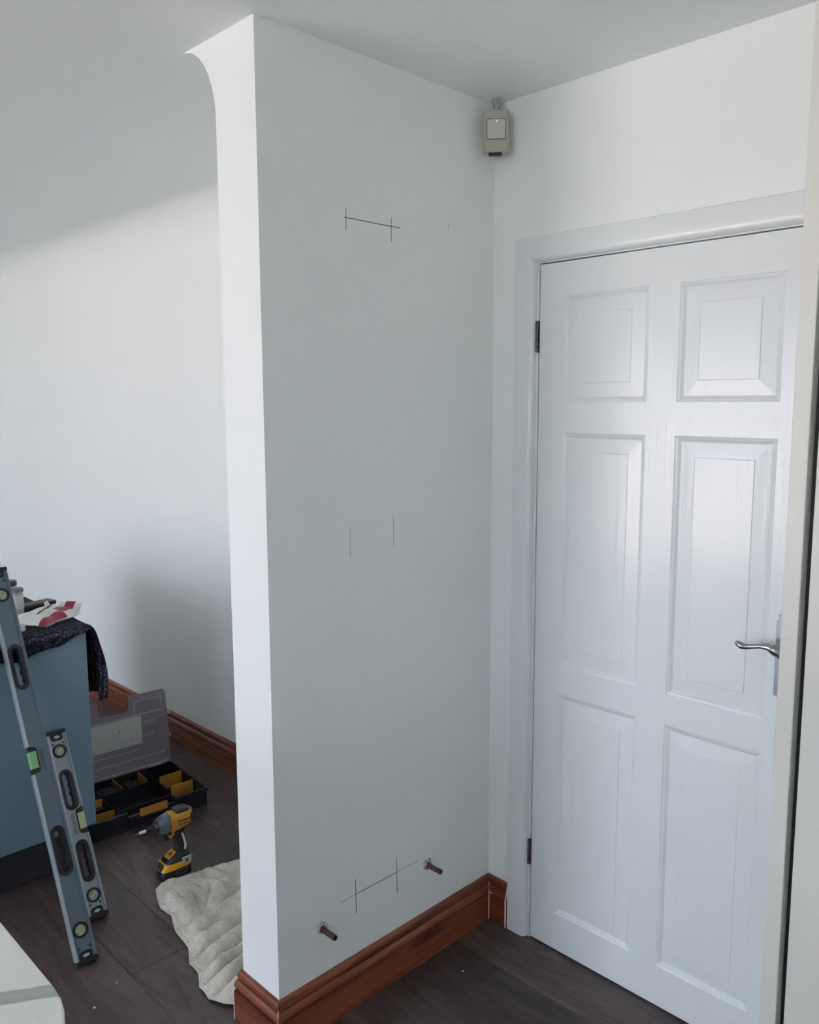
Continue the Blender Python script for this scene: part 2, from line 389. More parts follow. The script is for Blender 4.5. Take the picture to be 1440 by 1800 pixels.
# pencil marks on the nib wall (thin raised graphite strips)
def pencil(pts, r, mat='pencil'):
    vs = []; fs = []
    for i, (yy, zz) in enumerate(pts): vs += [(0.0004, yy, zz)]
    b_ = MB()
    for (y0, z0), (y1, z1) in zip(pts, pts[1:]):
        d = Vector((y1 - y0, z1 - z0)).normalized(); nx, nz = -d.y * r, d.x * r
        q = [(y0 + nx, z0 + nz), (y1 + nx, z1 + nz), (y1 - nx, z1 - nz), (y0 - nx, z0 - nz)]
        b_.prism(q, lambda a_, c_, d_: (d_, a_, c_), -0.0001, 0.0004)
    return b_.build('pencil_line', mat, wn)
for pts, r in [([(-.562, 2.0555), (-.50, 2.0553), (-.375, 2.0553)], .0010), ([(-.5550, 2.078), (-.5555, 2.026)], .0007), ([(-.4047, 2.078), (-.4052, 2.018)], .0007),
               ([(-.5545, 1.299), (-.5552, 1.226)], .0005), ([(-.4036, 1.318), (-.4041, 1.233)], .0006), ([(-.191, 2.095), (-.191, 2.077)], .0005),
               ([(-.607, .3105), (-.5522, .3105)], .0006), ([(-.5522, .3105), (-.4008, .310)], .0009), ([(-.4008, .310), (-.308, .3098)], .0006),
               ([(-.5525, .354), (-.5505, .255)], .0009), ([(-.4010, .354), (-.3985, .248)], .0009)]:
    pencil(pts, r, 'pencil_faint' if r < .00065 else 'pencil')

# ------------------------------------------------------------------ panelled door, architrave
door = struct(empty('door_1', (0, 0, 0)), 'white gloss six-panel door with a curved chrome lever handle', 'door')
COLS = [(0.252, 0.499), (0.581, 0.829)]; ROWS = [(1.614, 1.898), (0.872, 1.530), (0.120, 0.789)]
holes = [[(x0, z0), (x1, z0), (x1, z1), (x0, z1)] for x0, x1 in COLS for z0, z1 in ROWS]
plate('door_frame', [(DX0, .005), (DX1, .005), (DX1, DZ1), (DX0, DZ1)], holes, 0.036, Matrix.Translation((0, 0.018, 0)) @ XY_XZ, 'gloss_paint', door, bev=0.0012)
LO = [(-0.001, .0005), (.0025, .0025), (.006, .0035), (.010, .0065), (.0125, .0085), (.0140, .0090), (.050, .0064), (.0512, .0050), (.0525, .0048)]
for x0, x1 in COLS:
    for z0, z1 in ROWS:
        rs = [[(x0 + s_, d_, z0 + s_), (x1 - s_, d_, z0 + s_), (x1 - s_, d_, z1 - s_), (x0 + s_, d_, z1 - s_)] for s_, d_ in LO]
        b_ = MB(); n0 = len(rs); vv = [p for r in rs for p in r]; ff = []
        for i in range(n0 - 1):
            for j in range(4): ff.append((i * 4 + j, i * 4 + (j + 1) % 4, (i + 1) * 4 + (j + 1) % 4, (i + 1) * 4 + j))
        ff.append(tuple(range((n0 - 1) * 4, n0 * 4))); b_.add(vv, ff).build('panel', 'gloss_paint', door)
for z0, z1 in ((1.750, 1.836), (0.238, 0.317)):
    hg = MB().box(0.1585, 0.1665, -.0008, .02, z0, z1).build('hinge', 'dark_metal', door)
    n_ = 5; seg = (z1 - z0) / n_
    for k in range(n_):
        MB().lathe([(.0042, z0 + k * seg + .0006), (.0046, z0 + k * seg + .0016), (.0046, z0 + (k + 1) * seg - .0016), (.0042, z0 + (k + 1) * seg - .0006)], (0.1610, -.0048, 0), 'z', 10).build('knuckle', 'dark_metal', hg, True)
# handle: shaped back plate and scroll lever
HX, HZ = 0.875, 1.046
pl = [(-.023, -.095), (-.023, .080), (-.017, .086), (-.021, .092), (-.012, .100), (-.008, .112), (0, .118), (.008, .112), (.012, .100), (.021, .092), (.017, .086), (.020, .080), (.020, -.095),
      (.014, -.098), (.012, -.110), (.004, -.120), (0, -.128), (-.004, -.120), (-.010, -.112), (-.014, -.098)]
hp = plate('door_handle', [(HX + a_, HZ + c_ - .01) for a_, c_ in pl], [], 0.006, Matrix.Translation((0, -0.003, 0)) @ XY_XZ, 'plate_chrome', door, bev=0.001)
lp = [(HX, -.006, 1.050), (HX, -.022, 1.050), (HX - .001, -.036, 1.052), (HX - .010, -.045, 1.058), (HX - .023, -.047, 1.0635), (HX - .042, -.047, 1.0615), (HX - .059, -.047, 1.0570),
      (HX - .073, -.047, 1.0535), (HX - .083, -.047, 1.0535), (HX - .091, -.047, 1.0570), (HX - .098, -.047, 1.0605)]
MB().tube(lp, [.013, .012, .0145, .0125, .0085, .0058, .0058, .0068, .0082, .0078, .0045], 12).build('lever', 'chrome', hp, True)
for zz in (.062, -.098):
    MB().lathe([(.0, -.0015), (.0042, -.001), (.0042, .001)], (HX, -.0065, HZ + zz), 'y', 10).build('screw', 'dark_metal', hp)
AP = [(0, 0.0), (0, .015), (.0015, .0175), (.004, .018), (.044, .018), (.050, .0178), (.056, .0165), (.061, .0130), (.0645, .0075), (.0665, .0)]
XB = DX0 + DX1 - XA
tr = struct(empty('trim_2'), 'white gloss architrave around the panelled door', 'architrave')
def arch_leg(side):
    rr = []
    for zf in (0, 1):
        rr.append([((XA + s_ if side < 0 else XB - s_), -d_, 0.001 if zf == 0 else ZA - s_) for s_, d_ in AP])
    return MB().rings(rr).build('architrave_leg', 'gloss_paint', tr, True)
arch_leg(-1); arch_leg(1)
MB().rings([[(XA + s_, -d_, ZA - s_) for s_, d_ in AP], [(XB - s_, -d_, ZA - s_) for s_, d_ in AP]]).build('architrave_head', 'gloss_paint', tr, True)
li = MB().box(.1552, .1625, 0.0005, .118, .0, 1.9925); li.box(.9315, .9388, 0.0005, .118, 0, 1.9925); li.box(.1625, .9315, 0.0005, .118, 1.9895, 1.9928)
li.box(.1625, .178, .040, .118, 0, 1.9895); li.box(.916, .9315, .040, .118, 0, 1.9895); li.box(.178, .916, .040, .118, 1.974, 1.9895)
li.build('door_lining', 'gloss_paint', tr)
struct(MB().box(-.5, 1.6, .125, .16, -.02, H).build('wall_hall', 'plinth_dark'), 'dark hallway wall hidden behind the closed door', 'wall')

# ------------------------------------------------------------------ patio window behind the camera
def window(name, q, label):
    wi = struct(empty(name, ((q[0] + q[1]) / 2, YF - .1, q[2])), label, 'window')
    ww, wh = q[1] - q[0], q[3] - q[2]
    plate('window_frame', [(-ww / 2, 0), (ww / 2, 0), (ww / 2, wh), (-ww / 2, wh)], [[(-ww / 2 + .06, .06), (-.03, .06), (-.03, wh - .06), (-ww / 2 + .06, wh - .06)], [(.03, .06), (ww / 2 - .06, .06), (ww / 2 - .06, wh - .06), (.03, wh - .06)]], .06, XY_XZ, 'frame_white', wi)
    for x0, x1 in ((-ww / 2 + .06, -.03), (.03, ww / 2 - .06)):
        MB().box(x0, x1, -.003, .003, .06, wh - .06).build('pane', 'window_glass', wi)
window('window_1', WIN, 'white framed patio window lighting the room')
window('added_window_2', WIN2, 'white framed window added out of view to brighten the kitchen side')

# ------------------------------------------------------------------ tall cream unit beside the door
tu = tag(empty('tall_cupboard', (1.088, -.6, 0)), 'tall cream cupboard up to the ceiling beside the panelled door', 'cupboard')
MB().box(0, .0265, 0, .575, 0, H - .002).build('end_panel', 'cream', tu, bev=.0015)
MB().box(.0265, .62, .022, .575, .1, H - .002).build('carcass', 'black', tu)
MB().box(.0395, .62, -.001, .020, .12, H - .03).build('cupboard_door', 'cream', tu, bev=.002)
MB().box(.0265, .62, .06, .08, 0.001, .1).build('plinth', 'cream', tu)

# ------------------------------------------------------------------ marble worktop and unseen open legs, added so light passes under it
r = 0.15; X0, X1, Y0, Y1 = 0.10, 0.772, -2.7, -1.568  # unseen extent kept narrow and short to let the window light past
arc = lambda cx, cy, a0: [(cx + r * math.cos(a0 + PI / 2 * k / 10), cy + r * math.sin(a0 + PI / 2 * k / 10)) for k in range(11)]
poly = [(X0, Y0), (X1, Y0)] + arc(X1 - r, Y1 - r, 0) + arc(X0 + r, Y1 - r, PI / 2)
bb = tag(empty('worktop_added_legs', (.44, -2.1, 0)), 'off-white worktop with a grey streak and rounded corner, on added open legs', 'worktop')
wt = MB().prism([(a_ - .44, c_ + 2.1) for a_, c_ in poly], lambda a_, c_, d_: (a_, c_, d_), .885, .915).build('worktop', 'marble', bb, bev=.003)
for y_ in (-.42, .30):
    MB().lathe([(.045, .001), (.045, .008), (.030, .012), (.030, .872), (.055, .876), (.055, .8848)], (0, y_, 0)).build('added_leg', 'chrome', bb, True)

# ------------------------------------------------------------------ kitchen island with cloth
CX, CY = -1.13, -.762
isl = tag(empty('kitchen_island', (CX, CY, 0)), 'slate grey kitchen island unit with a dark cloth over its top', 'cabinet')
MB().box(-1.20, -.019, -.60, -.019, .17, .868).build('carcass', 'cabinet_grey', isl)
MB().box(-.018, 0, -.60, 0, .17, .868).build('end_panel', 'cabinet_grey', isl, bev=.0015)
MB().box(-1.20, -.0185, -.018, 0, .17, .868).build('back_panel', 'cabinet_grey', isl, bev=.0015)
MB().box(-1.10, -.09, -.55, -.06, 0.001, .17).build('plinth', 'plinth_dark', isl)

def smooth01(x): x = max(0, min(1, x)); return x * x * (3 - 2 * x)
def drape(na=70, nb=80):
    """cloth over the island top: hangs a little over the end face and further over the far side"""
    V = []; top = .870
    for i in range(na + 1):
        for j in range(nb + 1):
            u = i / na; v = j / nb
            sa = -1.0 + u * (1.0 + .075)                 # distance along x relative to the edge at 0
            sb = -.58 + v * (.58 + .285)                 # distance along y relative to the edge at 0
            drop_lim = .016 + .044 * min(1, max(0, -sb) / .20) + .004 * math.sin(sb * 47)
            hang_lim = .268 + .008 * math.sin(sa * 31)
            x = sa; z = top + .0015 * math.sin(sa * 60 + 1) + .001 * math.sin(sb * 90)
            yv = sb
            if sb > 0:
                q = min(sb, .28) / .285 * hang_lim
                yv = .012 + .030 * (1 - math.exp(-q / .03)) + .012 * math.sin(sa * 26 + q * 9) * smooth01(q / .12) + .010 * smooth01((q - .05) / .15)
                z = top - q * (1 - .12 * math.exp(-q / .03)) + .0
            if sa > 0:
                q = sa / .075 * drop_lim
                x = .004 + .010 * (1 - math.exp(-q / .012))
                if sb <= 0: z = z - q
                else: x = .004 - .02 * smooth01(sb / .05) * (sa / .075)
            zz = z + .0035 * noise.noise((sa * 9, sb * 9, 0))
            if sa <= 0 and sb <= 0: zz = max(zz, .8695)
            V.append((CX + x, CY + yv, zz))
    F = [(i * (nb + 1) + j, (i + 1) * (nb + 1) + j, (i + 1) * (nb + 1) + j + 1, i * (nb + 1) + j + 1) for i in range(na) for j in range(nb)]
    o = MB().add(V, F).build('protective_cloth', 'rug_cloth', None, True)
    md = o.modifiers.new('solid', 'SOLIDIFY'); md.thickness = .006; md.offset = 1
    return tag(o, 'dark ribbed cloth flecked with grey draped over the island', 'cloth')
drape()
ZT = .8785
# items on the cloth
wp = tag(empty('wipes_packet', (-1.297, -.828, ZT), (0, 0, math.radians(121))), 'crumpled white and red packet of wipes lying on the dark cloth', 'packet')
def pillow(hx, hy, hz, n=26, m=18, x0=-1, x1=1, y0=-1, y1=1, off=0):
    def P(u, v):
        k = max(0, (1 - abs(u) ** 3.2)) ** .55 * max(0, (1 - abs(v) ** 3.0)) ** .55
        w = .0035 * noise.noise((u * 2.3, v * 2.0, 1.5)) * k
        lift = .030 * smooth01((u - .72) / .28) * (1 if v < .2 else .4)
        return (hx * u * (1 + .03 * math.sin(v * 4)), hy * v * (1 + .05 * math.sin(u * 5)), .005 + hz * k + w * 3 + lift + off)
    V = []; F = []
    for i in range(n + 1):
        for j in range(m + 1):
            V.append(P(x0 + (x1 - x0) * i / n, y0 + (y1 - y0) * j / m))
    F = [(i * (m + 1) + j, (i + 1) * (m + 1) + j, (i + 1) * (m + 1) + j + 1, i * (m + 1) + j + 1) for i in range(n) for j in range(m)]
    k0 = len(V); V += [(x, y, min(.002 if off == 0 else z - .0015, z - .001)) for x, y, z in V]
    F += [tuple(k0 + q for q in f[::-1]) for f in F]
    return V, F
# local +x runs towards the back corner, local +y away from the viewer's side
MB().add(*pillow(.100, .078, .026)).build('wrapper', 'wipe_white', wp, True)
MB().add(*pillow(.1005, .0785, .026, x0=-1, x1=.1, y0=-.99, y1=-.60, off=.0012)).build('red_band', 'wipe_red', wp, True)
MB().add(*pillow(.1005, .0785, .026, x0=.1, x1=.99, y0=-.72, y1=-.22, off=.0014)).build('red_band', 'wipe_red', wp, True)
MB().add(*pillow(.1005, .0785, .026, n=8, m=6, x0=-.42, x1=-.02, y0=-.08, y1=.06, off=.0016)).build('printed_mark', 'print_dark', wp, True)
MB().add(*pillow(.1005, .0785, .026, n=8, m=6, x0=.15, x1=.55, y0=.05, y1=.3, off=.0014)).build('opening', 'black', wp, True)
MB().add([(.020, .012, .030), (.060, .020, .026), (.052, .030, .050), (.030, .028, .046), (.021, .0125, .0315), (.061, .021, .0275), (.053, .031, .051), (.031, .029, .047)],
         [(0, 1, 2, 3), (7, 6, 5, 4), (0, 4, 5, 1), (1, 5, 6, 2), (2, 6, 7, 3), (3, 7, 4, 0)]).build('flap', 'wipe_white', wp)
bc = MB().box(-.085, .085, -.028, .028, 0, .016).build('flat_case', 'black', None, bev=.006)
bc.location = (-1.500, -.800, ZT); bc.rotation_euler = (0, 0, math.radians(100)); tag(bc, 'flat black case lying behind the wipes packet', 'case')
jr = tag(empty('labelled_jar', (-1.4375, -.872, ZT)), 'small clear jar with a white label and flat tan lid', 'jar')
MB().lathe([(.020, 0), (.0235, .004), (.0235, .072), (.019, .078), (.019, .080)]).build('jar_body', 'clear_plastic', jr, True)
MB().lathe([(.0238, .022), (.0240, .023), (.0240, .068), (.0238, .069)]).build('label_band', 'paper_label', jr, True)
MB().lathe([(.023, .079), (.025, .080), (.025, .090), (.023, .092)]).build('lid', 'lid_tan', jr, True)
j2 = tag(empty('dark_lidded_jar', (-1.578, -.846, ZT)), 'clear jar with a dark lid standing behind the labelled jar', 'jar')
MB().lathe([(.022, 0), (.026, .004), (.026, .066), (.021, .074), (.021, .076)]).build('jar_body', 'clear_plastic', j2, True)
MB().lathe([(.024, .075), (.027, .077), (.027, .091), (.025, .094)]).build('lid', 'lid_dark', j2, True)
cp = MB().lathe([(.0125, 0), (.0135, .002), (.0125, .022), (.0112, .0245)]).build('bottle_cap', 'white_plastic', None, True)
cp.location = (-1.200, -.945, ZT); tag(cp, 'small white plastic cap on the dark cloth beside the spirit level', 'cap')

# ------------------------------------------------------------------ spirit levels
def level(name, Ln, grips, ends, centre, cside, body, vials, loc, lean, yaw, label):
    t_ = tag(empty(name, loc, (0, lean, yaw)), label, 'spirit level')
    hw = .031; YZ = basis((0, 1, 0), (0, 0, 1), (1, 0, 0))
    at = lambda dx: Matrix.Translation((dx, 0, 0)) @ YZ
    nw = .042; edge = .0245
    o_ = [(-edge, .012), (edge, .012), (edge, Ln - .012), (-edge, Ln - .012)]
    cy = cside * .0215
    notch = [(cside * edge, centre - nw), (cside * .008, centre - nw + .004), (cside * .004, centre - nw + .012), (cside * .004, centre + nw - .012), (cside * .008, centre + nw - .004), (cside * edge, centre + nw)]
    if cside > 0: o_ = [(-edge, .012), (edge, .012)] + notch + [(edge, Ln - .012), (-edge, Ln - .012)]
    else: o_ = [(-edge, .012), (edge, .012), (edge, Ln - .012), (-edge, Ln - .012)] + notch[::-1]
    hs = [slot(0, g, .0185, gl) for g, gl in grips] + [circ(0, z_, .0195) for z_ in ends]
    plate('web', o_, hs, .016, at(.0125), body, t_)
    for s_ in (-1, 1):
        segs = [(.012, Ln - .012)] if s_ != cside else [(.012, centre - nw), (centre + nw, Ln - .012)]
        for z0, z1 in segs:
            MB().box(0, .025, min(s_ * .0245, s_ * hw), max(s_ * .0245, s_ * hw), z0, z1).build('rail', 'level_rail_lit' if s_ < 0 else body, t_, bev=.0015)  # left rail lit by colour, right rail keeps the body tone
        MB().box(.0195, .0222, min(s_ * .0215, s_ * .0248), max(s_ * .0215, s_ * .0248), .03, Ln - .03).build('rail_lip', body, t_) if s_ != cside else None
    for g, gl in grips:
        n_ = 40; inner = []
        for q in slot(0, g, .0105, gl - .010, 10):
            inner.append(q)
        # finger waves on the inner side
        wav = []
        zs = [g - (gl - .024) + 2 * (gl - .024) * k / 24 for k in range(25)]
        top_ = [(.0105 * math.cos(a_) - .0015, g + gl - .024 + .0125 * math.sin(a_)) for a_ in [PI * k / 8 for k in range(9)]]
        bot_ = [(.0105 * math.cos(a_) - .0015, g - gl + .024 + .0125 * math.sin(a_)) for a_ in [PI + PI * k / 8 for k in range(9)]]
        right = [(.0075 + .0022 * math.cos((z_ - g) / (gl - .024) * 3 * PI), z_) for z_ in zs[1:-1]]
        wav = top_ + bot_ + right
        plate('grip', slot(0, g, .0205, gl + .002), [wav], .024, at(.0125), 'rubber', t_, bev=.0015)
    for k, z_ in enumerate(ends):
        rg = plate('vial_ring', circ(0, z_, .0225, 24), [circ(0, z_, .0155, 24)], .024, at(.0125), 'rubber', t_, bev=.0015)
        vb = MB().lathe([(.0156, .006), (.0156, .019)], (0, 0, z_), 'x', 20).build('vial', vials[0], rg)
        a_ = .7
        MB().tube([(.020, -.011 * math.cos(a_), z_ - .011 * math.sin(a_)), (.020, .011 * math.cos(a_), z_ + .011 * math.sin(a_))], .0045, 8).build('tube', vials[1], rg, True)
    # centre vial on one edge
    hb = notch[:]; hb = [(cside * .029, centre - nw)] + [(a_ , c_) for a_, c_ in notch[1:-1]] + [(cside * .029, centre + nw)]
    hs_ = plate('centre_vial_holder', hb, [], .020, at(.0125), 'rubber', t_)
    x_ = sorted((cside * .0075, cside * .0300))
    MB().box(.004, .0240, x_[0], x_[1], centre - .026, centre + .026).build('centre_vial', vials[2], hs_, bev=.002)
    # printed specification lines beside the vial
    pr_ = MB()
    for row_ in range(2):
        zz = centre - .035
        while zz < centre + .025:
            ln = random.uniform(.003, .007); yy = -cside * (.004 + row_ * .006)
            pr_.box(.0204, .0208, yy - .0018, yy + .0018, zz, zz + ln * .7); zz += ln + .001
    pr_.build('printed_lines', 'print_dark', t_)
    for z0, s_ in ((0, 1), (Ln, -1)):
        za, zb = sorted((z0, z0 + s_ * .013))
        ec = MB().box(-.0008, .0258, -.0322, .0322, za, zb).build('end_cap', 'rubber', t_, bev=.002)
        zc = z0 + s_ * .022
        fc = [(-.019, z0 + s_ * .012), (.019, z0 + s_ * .012), (.019, z0 + s_ * .028), (.013, z0 + s_ * .034), (-.013, z0 + s_ * .034), (-.019, z0 + s_ * .028)]
        pf = plate('cap_face', fc, [], .003, at(.0215), 'rubber', ec)
        plate('cap_badge', [(.010 * math.cos(q), zc + .0045 * math.sin(q)) for q in [2 * PI * k / 14 for k in range(14)]], [], .001, at(.0233), 'print_light', ec)
        for s2 in (-1, 1):
            MB().lathe([(.0032, .0), (.0032, .0024), (.0, .0026)], (.0204, s2 * .016, z0 + s_ * .044), 'x', 8).build('rivet', 'rubber', t_)
    return t_
level('long_spirit_level', 1.214, [(.322, .071), (.888, .071)], [.092, 1.124], .600, -1, 'level_grey', ('vial_yellow', 'vial_grey', 'vial_green'),
      (-.676, -1.010, .0012), math.radians(-26.6), 0, 'long grey-blue spirit level with black grips leaning on the island')
level('short_spirit_level', .600, [(.178, .064), (.405, .064)], [.070, .532], .300, 1, 'level_silver', ('vial_grey', 'vial_yellow', 'vial_yellow'),
      (-.862, -.893, .0012), math.radians(-26.0), math.radians(0), 'short silver spirit level with black grips standing beside the longer one')

# ------------------------------------------------------------------ parts organiser
E1 = math.radians(-4.0)
og = tag(empty('parts_organiser', (-1.456, -.462, 0.001), (0, 0, E1)), 'black parts organiser box open with clear lid and yellow dividers', 'organiser')
# local: x = towards the front (+X world), y = along the long side
hx, hy, hh, w = .165, .232, .074, .004
tb = MB(); tb.box(-hx, hx, -hy, hy, 0, .005); tb.box(-hx, -hx + w, -hy, hy, .005, hh); tb.box(-hx + w, hx - w, -hy, -hy + w, .005, hh); tb.box(-hx + w, hx - w, hy - w, hy, .005, hh)
tb.box(hx - w, hx, -hy, -.095, .005, hh); tb.box(hx - w, hx, .095, hy, .005, hh); tb.box(hx - w - .035, hx - .035, -.095, .095, .005, hh)
tb.box(hx - .039, hx, -.099, -.095, .005, hh); tb.box(hx - .039, hx, .095, .099, .005, hh)
tray = tb.build('tray', 'black_plastic', og, bev=.0012)
rim = MB()
for q in [(-hx - .004, hx + .004, hy, hy + .006), (-hx - .004, hx + .004, -hy - .006, -hy), (-hx - .006, -hx, -hy, hy), (hx, hx + .006, -hy, -.097), (hx, hx + .006, .097, hy)]:
    rim.box(*q, hh - .012, hh)
rim.build('rim', 'black_plastic', og, bev=.002)
hd = MB().box(hx - .012, hx + .002, -.094, .094, hh - .040, hh - .018).build('carry_handle', 'black_plastic', og, bev=.004)
pl_ = MB().box(hx + .0022, hx + .0042, -.050, .062, hh - .030, hh + .002).build('yellow_plate', 'bin_yellow', og, bev=.0006)
for y_ in (-.165, .165):
    MB().box(hx + .006, hx + .012, y_ - .028, y_ + .028, .018, hh + .002).build('latch', 'black_plastic', og, bev=.003)
# fixed inner walls
iw = MB()
iw.box(-.056, -.053, -hy + w, hy - w, .005, hh - .010); iw.box(.052, .055, -hy + w, -.1, .005, hh - .010); iw.box(.052, .055, .1, hy - w, .005, hh - .010)
for y_ in (-.116, .0, .116): iw.box(-hx + w, .05 if y_ else -.056, y_ - .0015, y_ + .0015, .005, hh - .012)
iw.build('inner_wall', 'black_plastic', og)
DV = [(-.157, -.060, -.150, -.147), (-.157, -.060, -.030, -.027), (-.157, -.062, .078, .081),      # slim cross dividers in the rear row
      (-.052, -.049, .128, .225), (.058, .061, .128, .222), (.100, .103, -.222, -.122), (-.02, -.017, -.222, -.125)]
for x0, x1, y0, y1 in DV:
    MB().box(x0, x1, y0, y1, .008, hh - .001).build('divider', 'bin_yellow', og)
st = MB()
for k in range(46):
    px, py = random.uniform(-.15, -.065), random.uniform(-.13, .06)
    if k > 30: px, py = random.uniform(.0, .09), random.uniform(-.215, -.13)
    if k % 3 == 0:
        st.lathe([(.0035, 0), (.007, .0), (.007, .0015), (.0035, .0015)], (px, py, random.uniform(.045, .056)), 'z', 10)
    else:
        a_ = random.uniform(0, PI); q = .013
        st.tube([(px - q * math.cos(a_), py - q * math.sin(a_), .048 + random.uniform(0, .008)), (px + q * math.cos(a_), py + q * math.sin(a_), .05 + random.uniform(0, .008))], .0022, 6)
st.box(-.15, -.06, -.145, .07, .03, .046); st.box(.0, .095, -.22, -.125, .03, .046)
sk = st.build('loose_fixings', 'dark_metal', og); sk['kind'] = 'stuff'
# clear lid standing open at the back edge
LZ = basis((0, 1, 0), (0, 0, 1), (1, 0, 0))
lid = empty('lid_pivot')
ly = hy + .003; lh = .330
co_ = lambda a0, cx, cy, r_: [(cx + r_ * math.cos(a0 + PI / 2 * k / 4), cy + r_ * math.sin(a0 + PI / 2 * k / 4)) for k in range(5)]
lo = [(-ly, 0), (ly, 0), (ly - .002, .10), (ly - .008, lh - .02)] + co_(0, ly - .024, lh - .016, .014)[1:] + \
     [(.073, lh), (.066, lh - .006), (.063, lh - .03), (.062, lh - .056), (.055, lh - .066), (-.055, lh - .066), (-.062, lh - .056), (-.063, lh - .03), (-.066, lh - .006), (-.073, lh)] + \
     co_(PI / 2, -ly + .024, lh - .016, .014) + [(-ly + .008, lh - .02), (-ly + .002, .10)]
bpy.data.objects.remove(lid)
LM = Matrix.Translation((-hx - .004, 0, hh - .004)) @ Matrix.Rotation(math.radians(-3), 4, 'Y')
lidp = plate('clear_lid', lo, [], .0035, LM @ LZ, 'clear_lid', og)
rb = MB()
for (y0, y1, z0, z1) in [(-ly + .012, ly - .012, .012, .016), (-ly + .016, ly - .016, .24, .243), (.085, ly - .03, .298, .3005), (.085, .088, .255, .30), (ly - .034, ly - .031, .255, .30), (.10, .17, .196, .199), (.10, .17, .142, .145), (.10, .17, .205, .2075), (.10, .17, .15, .1525),
                         (-.20, .10, .092, .0945), (-.10, -.0975, .10, .236), (-.21, .21, .055, .0575)]:
    rb.box(.0018, .0042, y0, y1, z0, z1)
rb_o = rb.build('lid_ribs', 'clear_plastic', lidp); rb_o.data.transform(LM)
for y_ in (-.16, .16):
    ho = MB().box(-.004, .006, y_ - .03, y_ + .03, -.006, .010).build('lid_hinge', 'clear_plastic', lidp); ho.data.transform(LM)
for z_ in (.115, .215):
    tb_ = MB().box(-.004, .005, ly - .004, ly + .004, z_, z_ + .016).build('lid_tab', 'clear_plastic', lidp); tb_.data.transform(LM)
lb = MB().box(.0044, .0052, -.113, .112, .118, .236).build('paper_label', 'paper_label', lidp); lb.data.transform(LM)

# ------------------------------------------------------------------ impact driver
dr = tag(empty('impact_driver', (-.922, -.594, .001), (0, 0, math.radians(-92))), 'yellow and black cordless impact driver standing on its battery', 'power tool')
dr.scale = (.955, .955, .955)
def sring(c, a_, b_, ea=2.6, n=24, plane='yz'):
    out_ = []
    for k in range(n):
        q = 2 * PI * k / n; cu_, su_ = math.cos(q), math.sin(q)
        p_ = math.copysign(abs(cu_) ** (2 / ea), cu_) * a_; s_ = math.copysign(abs(su_) ** (2 / ea), su_) * b_
        out_.append((c[0], c[1] + p_, c[2] + s_) if plane == 'yz' else (c[0] + p_, c[1] + s_, c[2]))
    return out_
def loftz(secs, e_=5): return MB().rings([sring((cx_, 0, z_), a_, b_, e_, 28, 'xy') for cx_, z_, a_, b_ in secs])
def loftx(secs, e_=3): return MB().rings([sring((x_, 0, z_), b_, c_, e_, 24, 'yz') for x_, z_, b_, c_ in secs])
bt = loftz([(-.004, 0, .052, .033), (-.004, .003, .055, .036), (-.004, .028, .056, .037), (-.005, .031, .055, .036)]).build('battery', 'black_plastic', dr, True)
loftz([(-.0045, .030, .0565, .0372), (-.006, .034, .0565, .0375), (-.011, .050, .0515, .0355), (-.013, .053, .049, .034)]).build('battery_band', 'battery_yellow', bt, True)
MB().add([(.0505, -.020, .034), (.0505, .020, .034), (.0405, .018, .053), (.0405, -.018, .053), (.053, -.020, .034), (.053, .020, .034), (.043, .018, .0535), (.043, -.018, .0535)],
         [(0, 1, 2, 3), (7, 6, 5, 4), (0, 4, 5, 1), (1, 5, 6, 2), (2, 6, 7, 3), (3, 7, 4, 0)]).build('release_button', 'rubber', bt)
MB().box(-.055, .012, .0345, .0385, .004, .030).build('side_label', 'black', bt, bev=.0008)
MB().box(-.040, .002, .0385, .0389, .0095, .0105).box(-.040, .002, .0385, .0389, .0235, .0245).box(-.040, -.039, .0385, .0389, .0095, .0245).box(.001, .002, .0385, .0389, .0095, .0245).build('label_print', 'print_light', bt)
ft = loftz([(-.014, .052, .048, .034), (-.016, .056, .048, .0345), (-.020, .068, .042, .0325), (-.026, .076, .034, .029), (-.031, .082, .025, .022)]).build('foot', 'black_plastic', dr, True)
tl = Matrix.Translation((.0085, .002, .0755)) @ Matrix.Rotation(math.radians(30), 4, 'Y')
plate('foot_badge', [(-.020, -.019), (.016, -.019), (.016, .019), (-.020, .019)], [[(-.008, -.007), (.004, -.007), (.004, .007), (-.008, .007)]], .0012, tl, 'yellow', ft)
MB().box(-.058, -.022, .0330, .0370, .038, .066).build('belt_clip', 'steel', ft, bev=.002)
MB().lathe([(.0, .0), (.006, .0), (.006, .003), (.0, .003)], (-.040, .0368, .052), 'y', 10).build('clip_screw', 'dark_metal', ft)
loftz([(-.035, .078, .024, .0215), (-.036, .092, .0215, .0195), (-.034, .115, .0205, .0185), (-.029, .140, .0215, .0190), (-.024, .160, .026, .0205), (-.020, .175, .032, .022)], 2.8).build('handle', 'rubber', dr, True)
st_ = MB().tube([(-.042, .0190, .086), (-.046, .0195, .100), (-.041, .0195, .125), (-.034, .0202, .150)], [(.0035, .0045)] * 4, 8).build('handle_stripe', 'print_light', dr, True)
loftx([(-.078, .205, .018, .022), (-.074, .204, .024, .028), (-.060, .202, .0285, .032), (-.035, .200, .0300, .034), (-.005, .198, .0315, .036), (.004, .197, .0318, .037), (.010, .197, .0305, .0365)], 3.0).build('motor_housing', 'yellow', dr, True)
loftx([(-.006, .160, .019, .010), (.002, .158, .021, .016), (.010, .158, .020, .016), (.016, .160, .016, .010)], 3.0).build('trigger_housing', 'yellow', dr, True)
loftx([(-.070, .229, .016, .006), (-.060, .231, .022, .010), (-.030, .232, .023, .011), (-.014, .231, .021, .009)], 4).build('top_cover', 'black_plastic', dr, True)
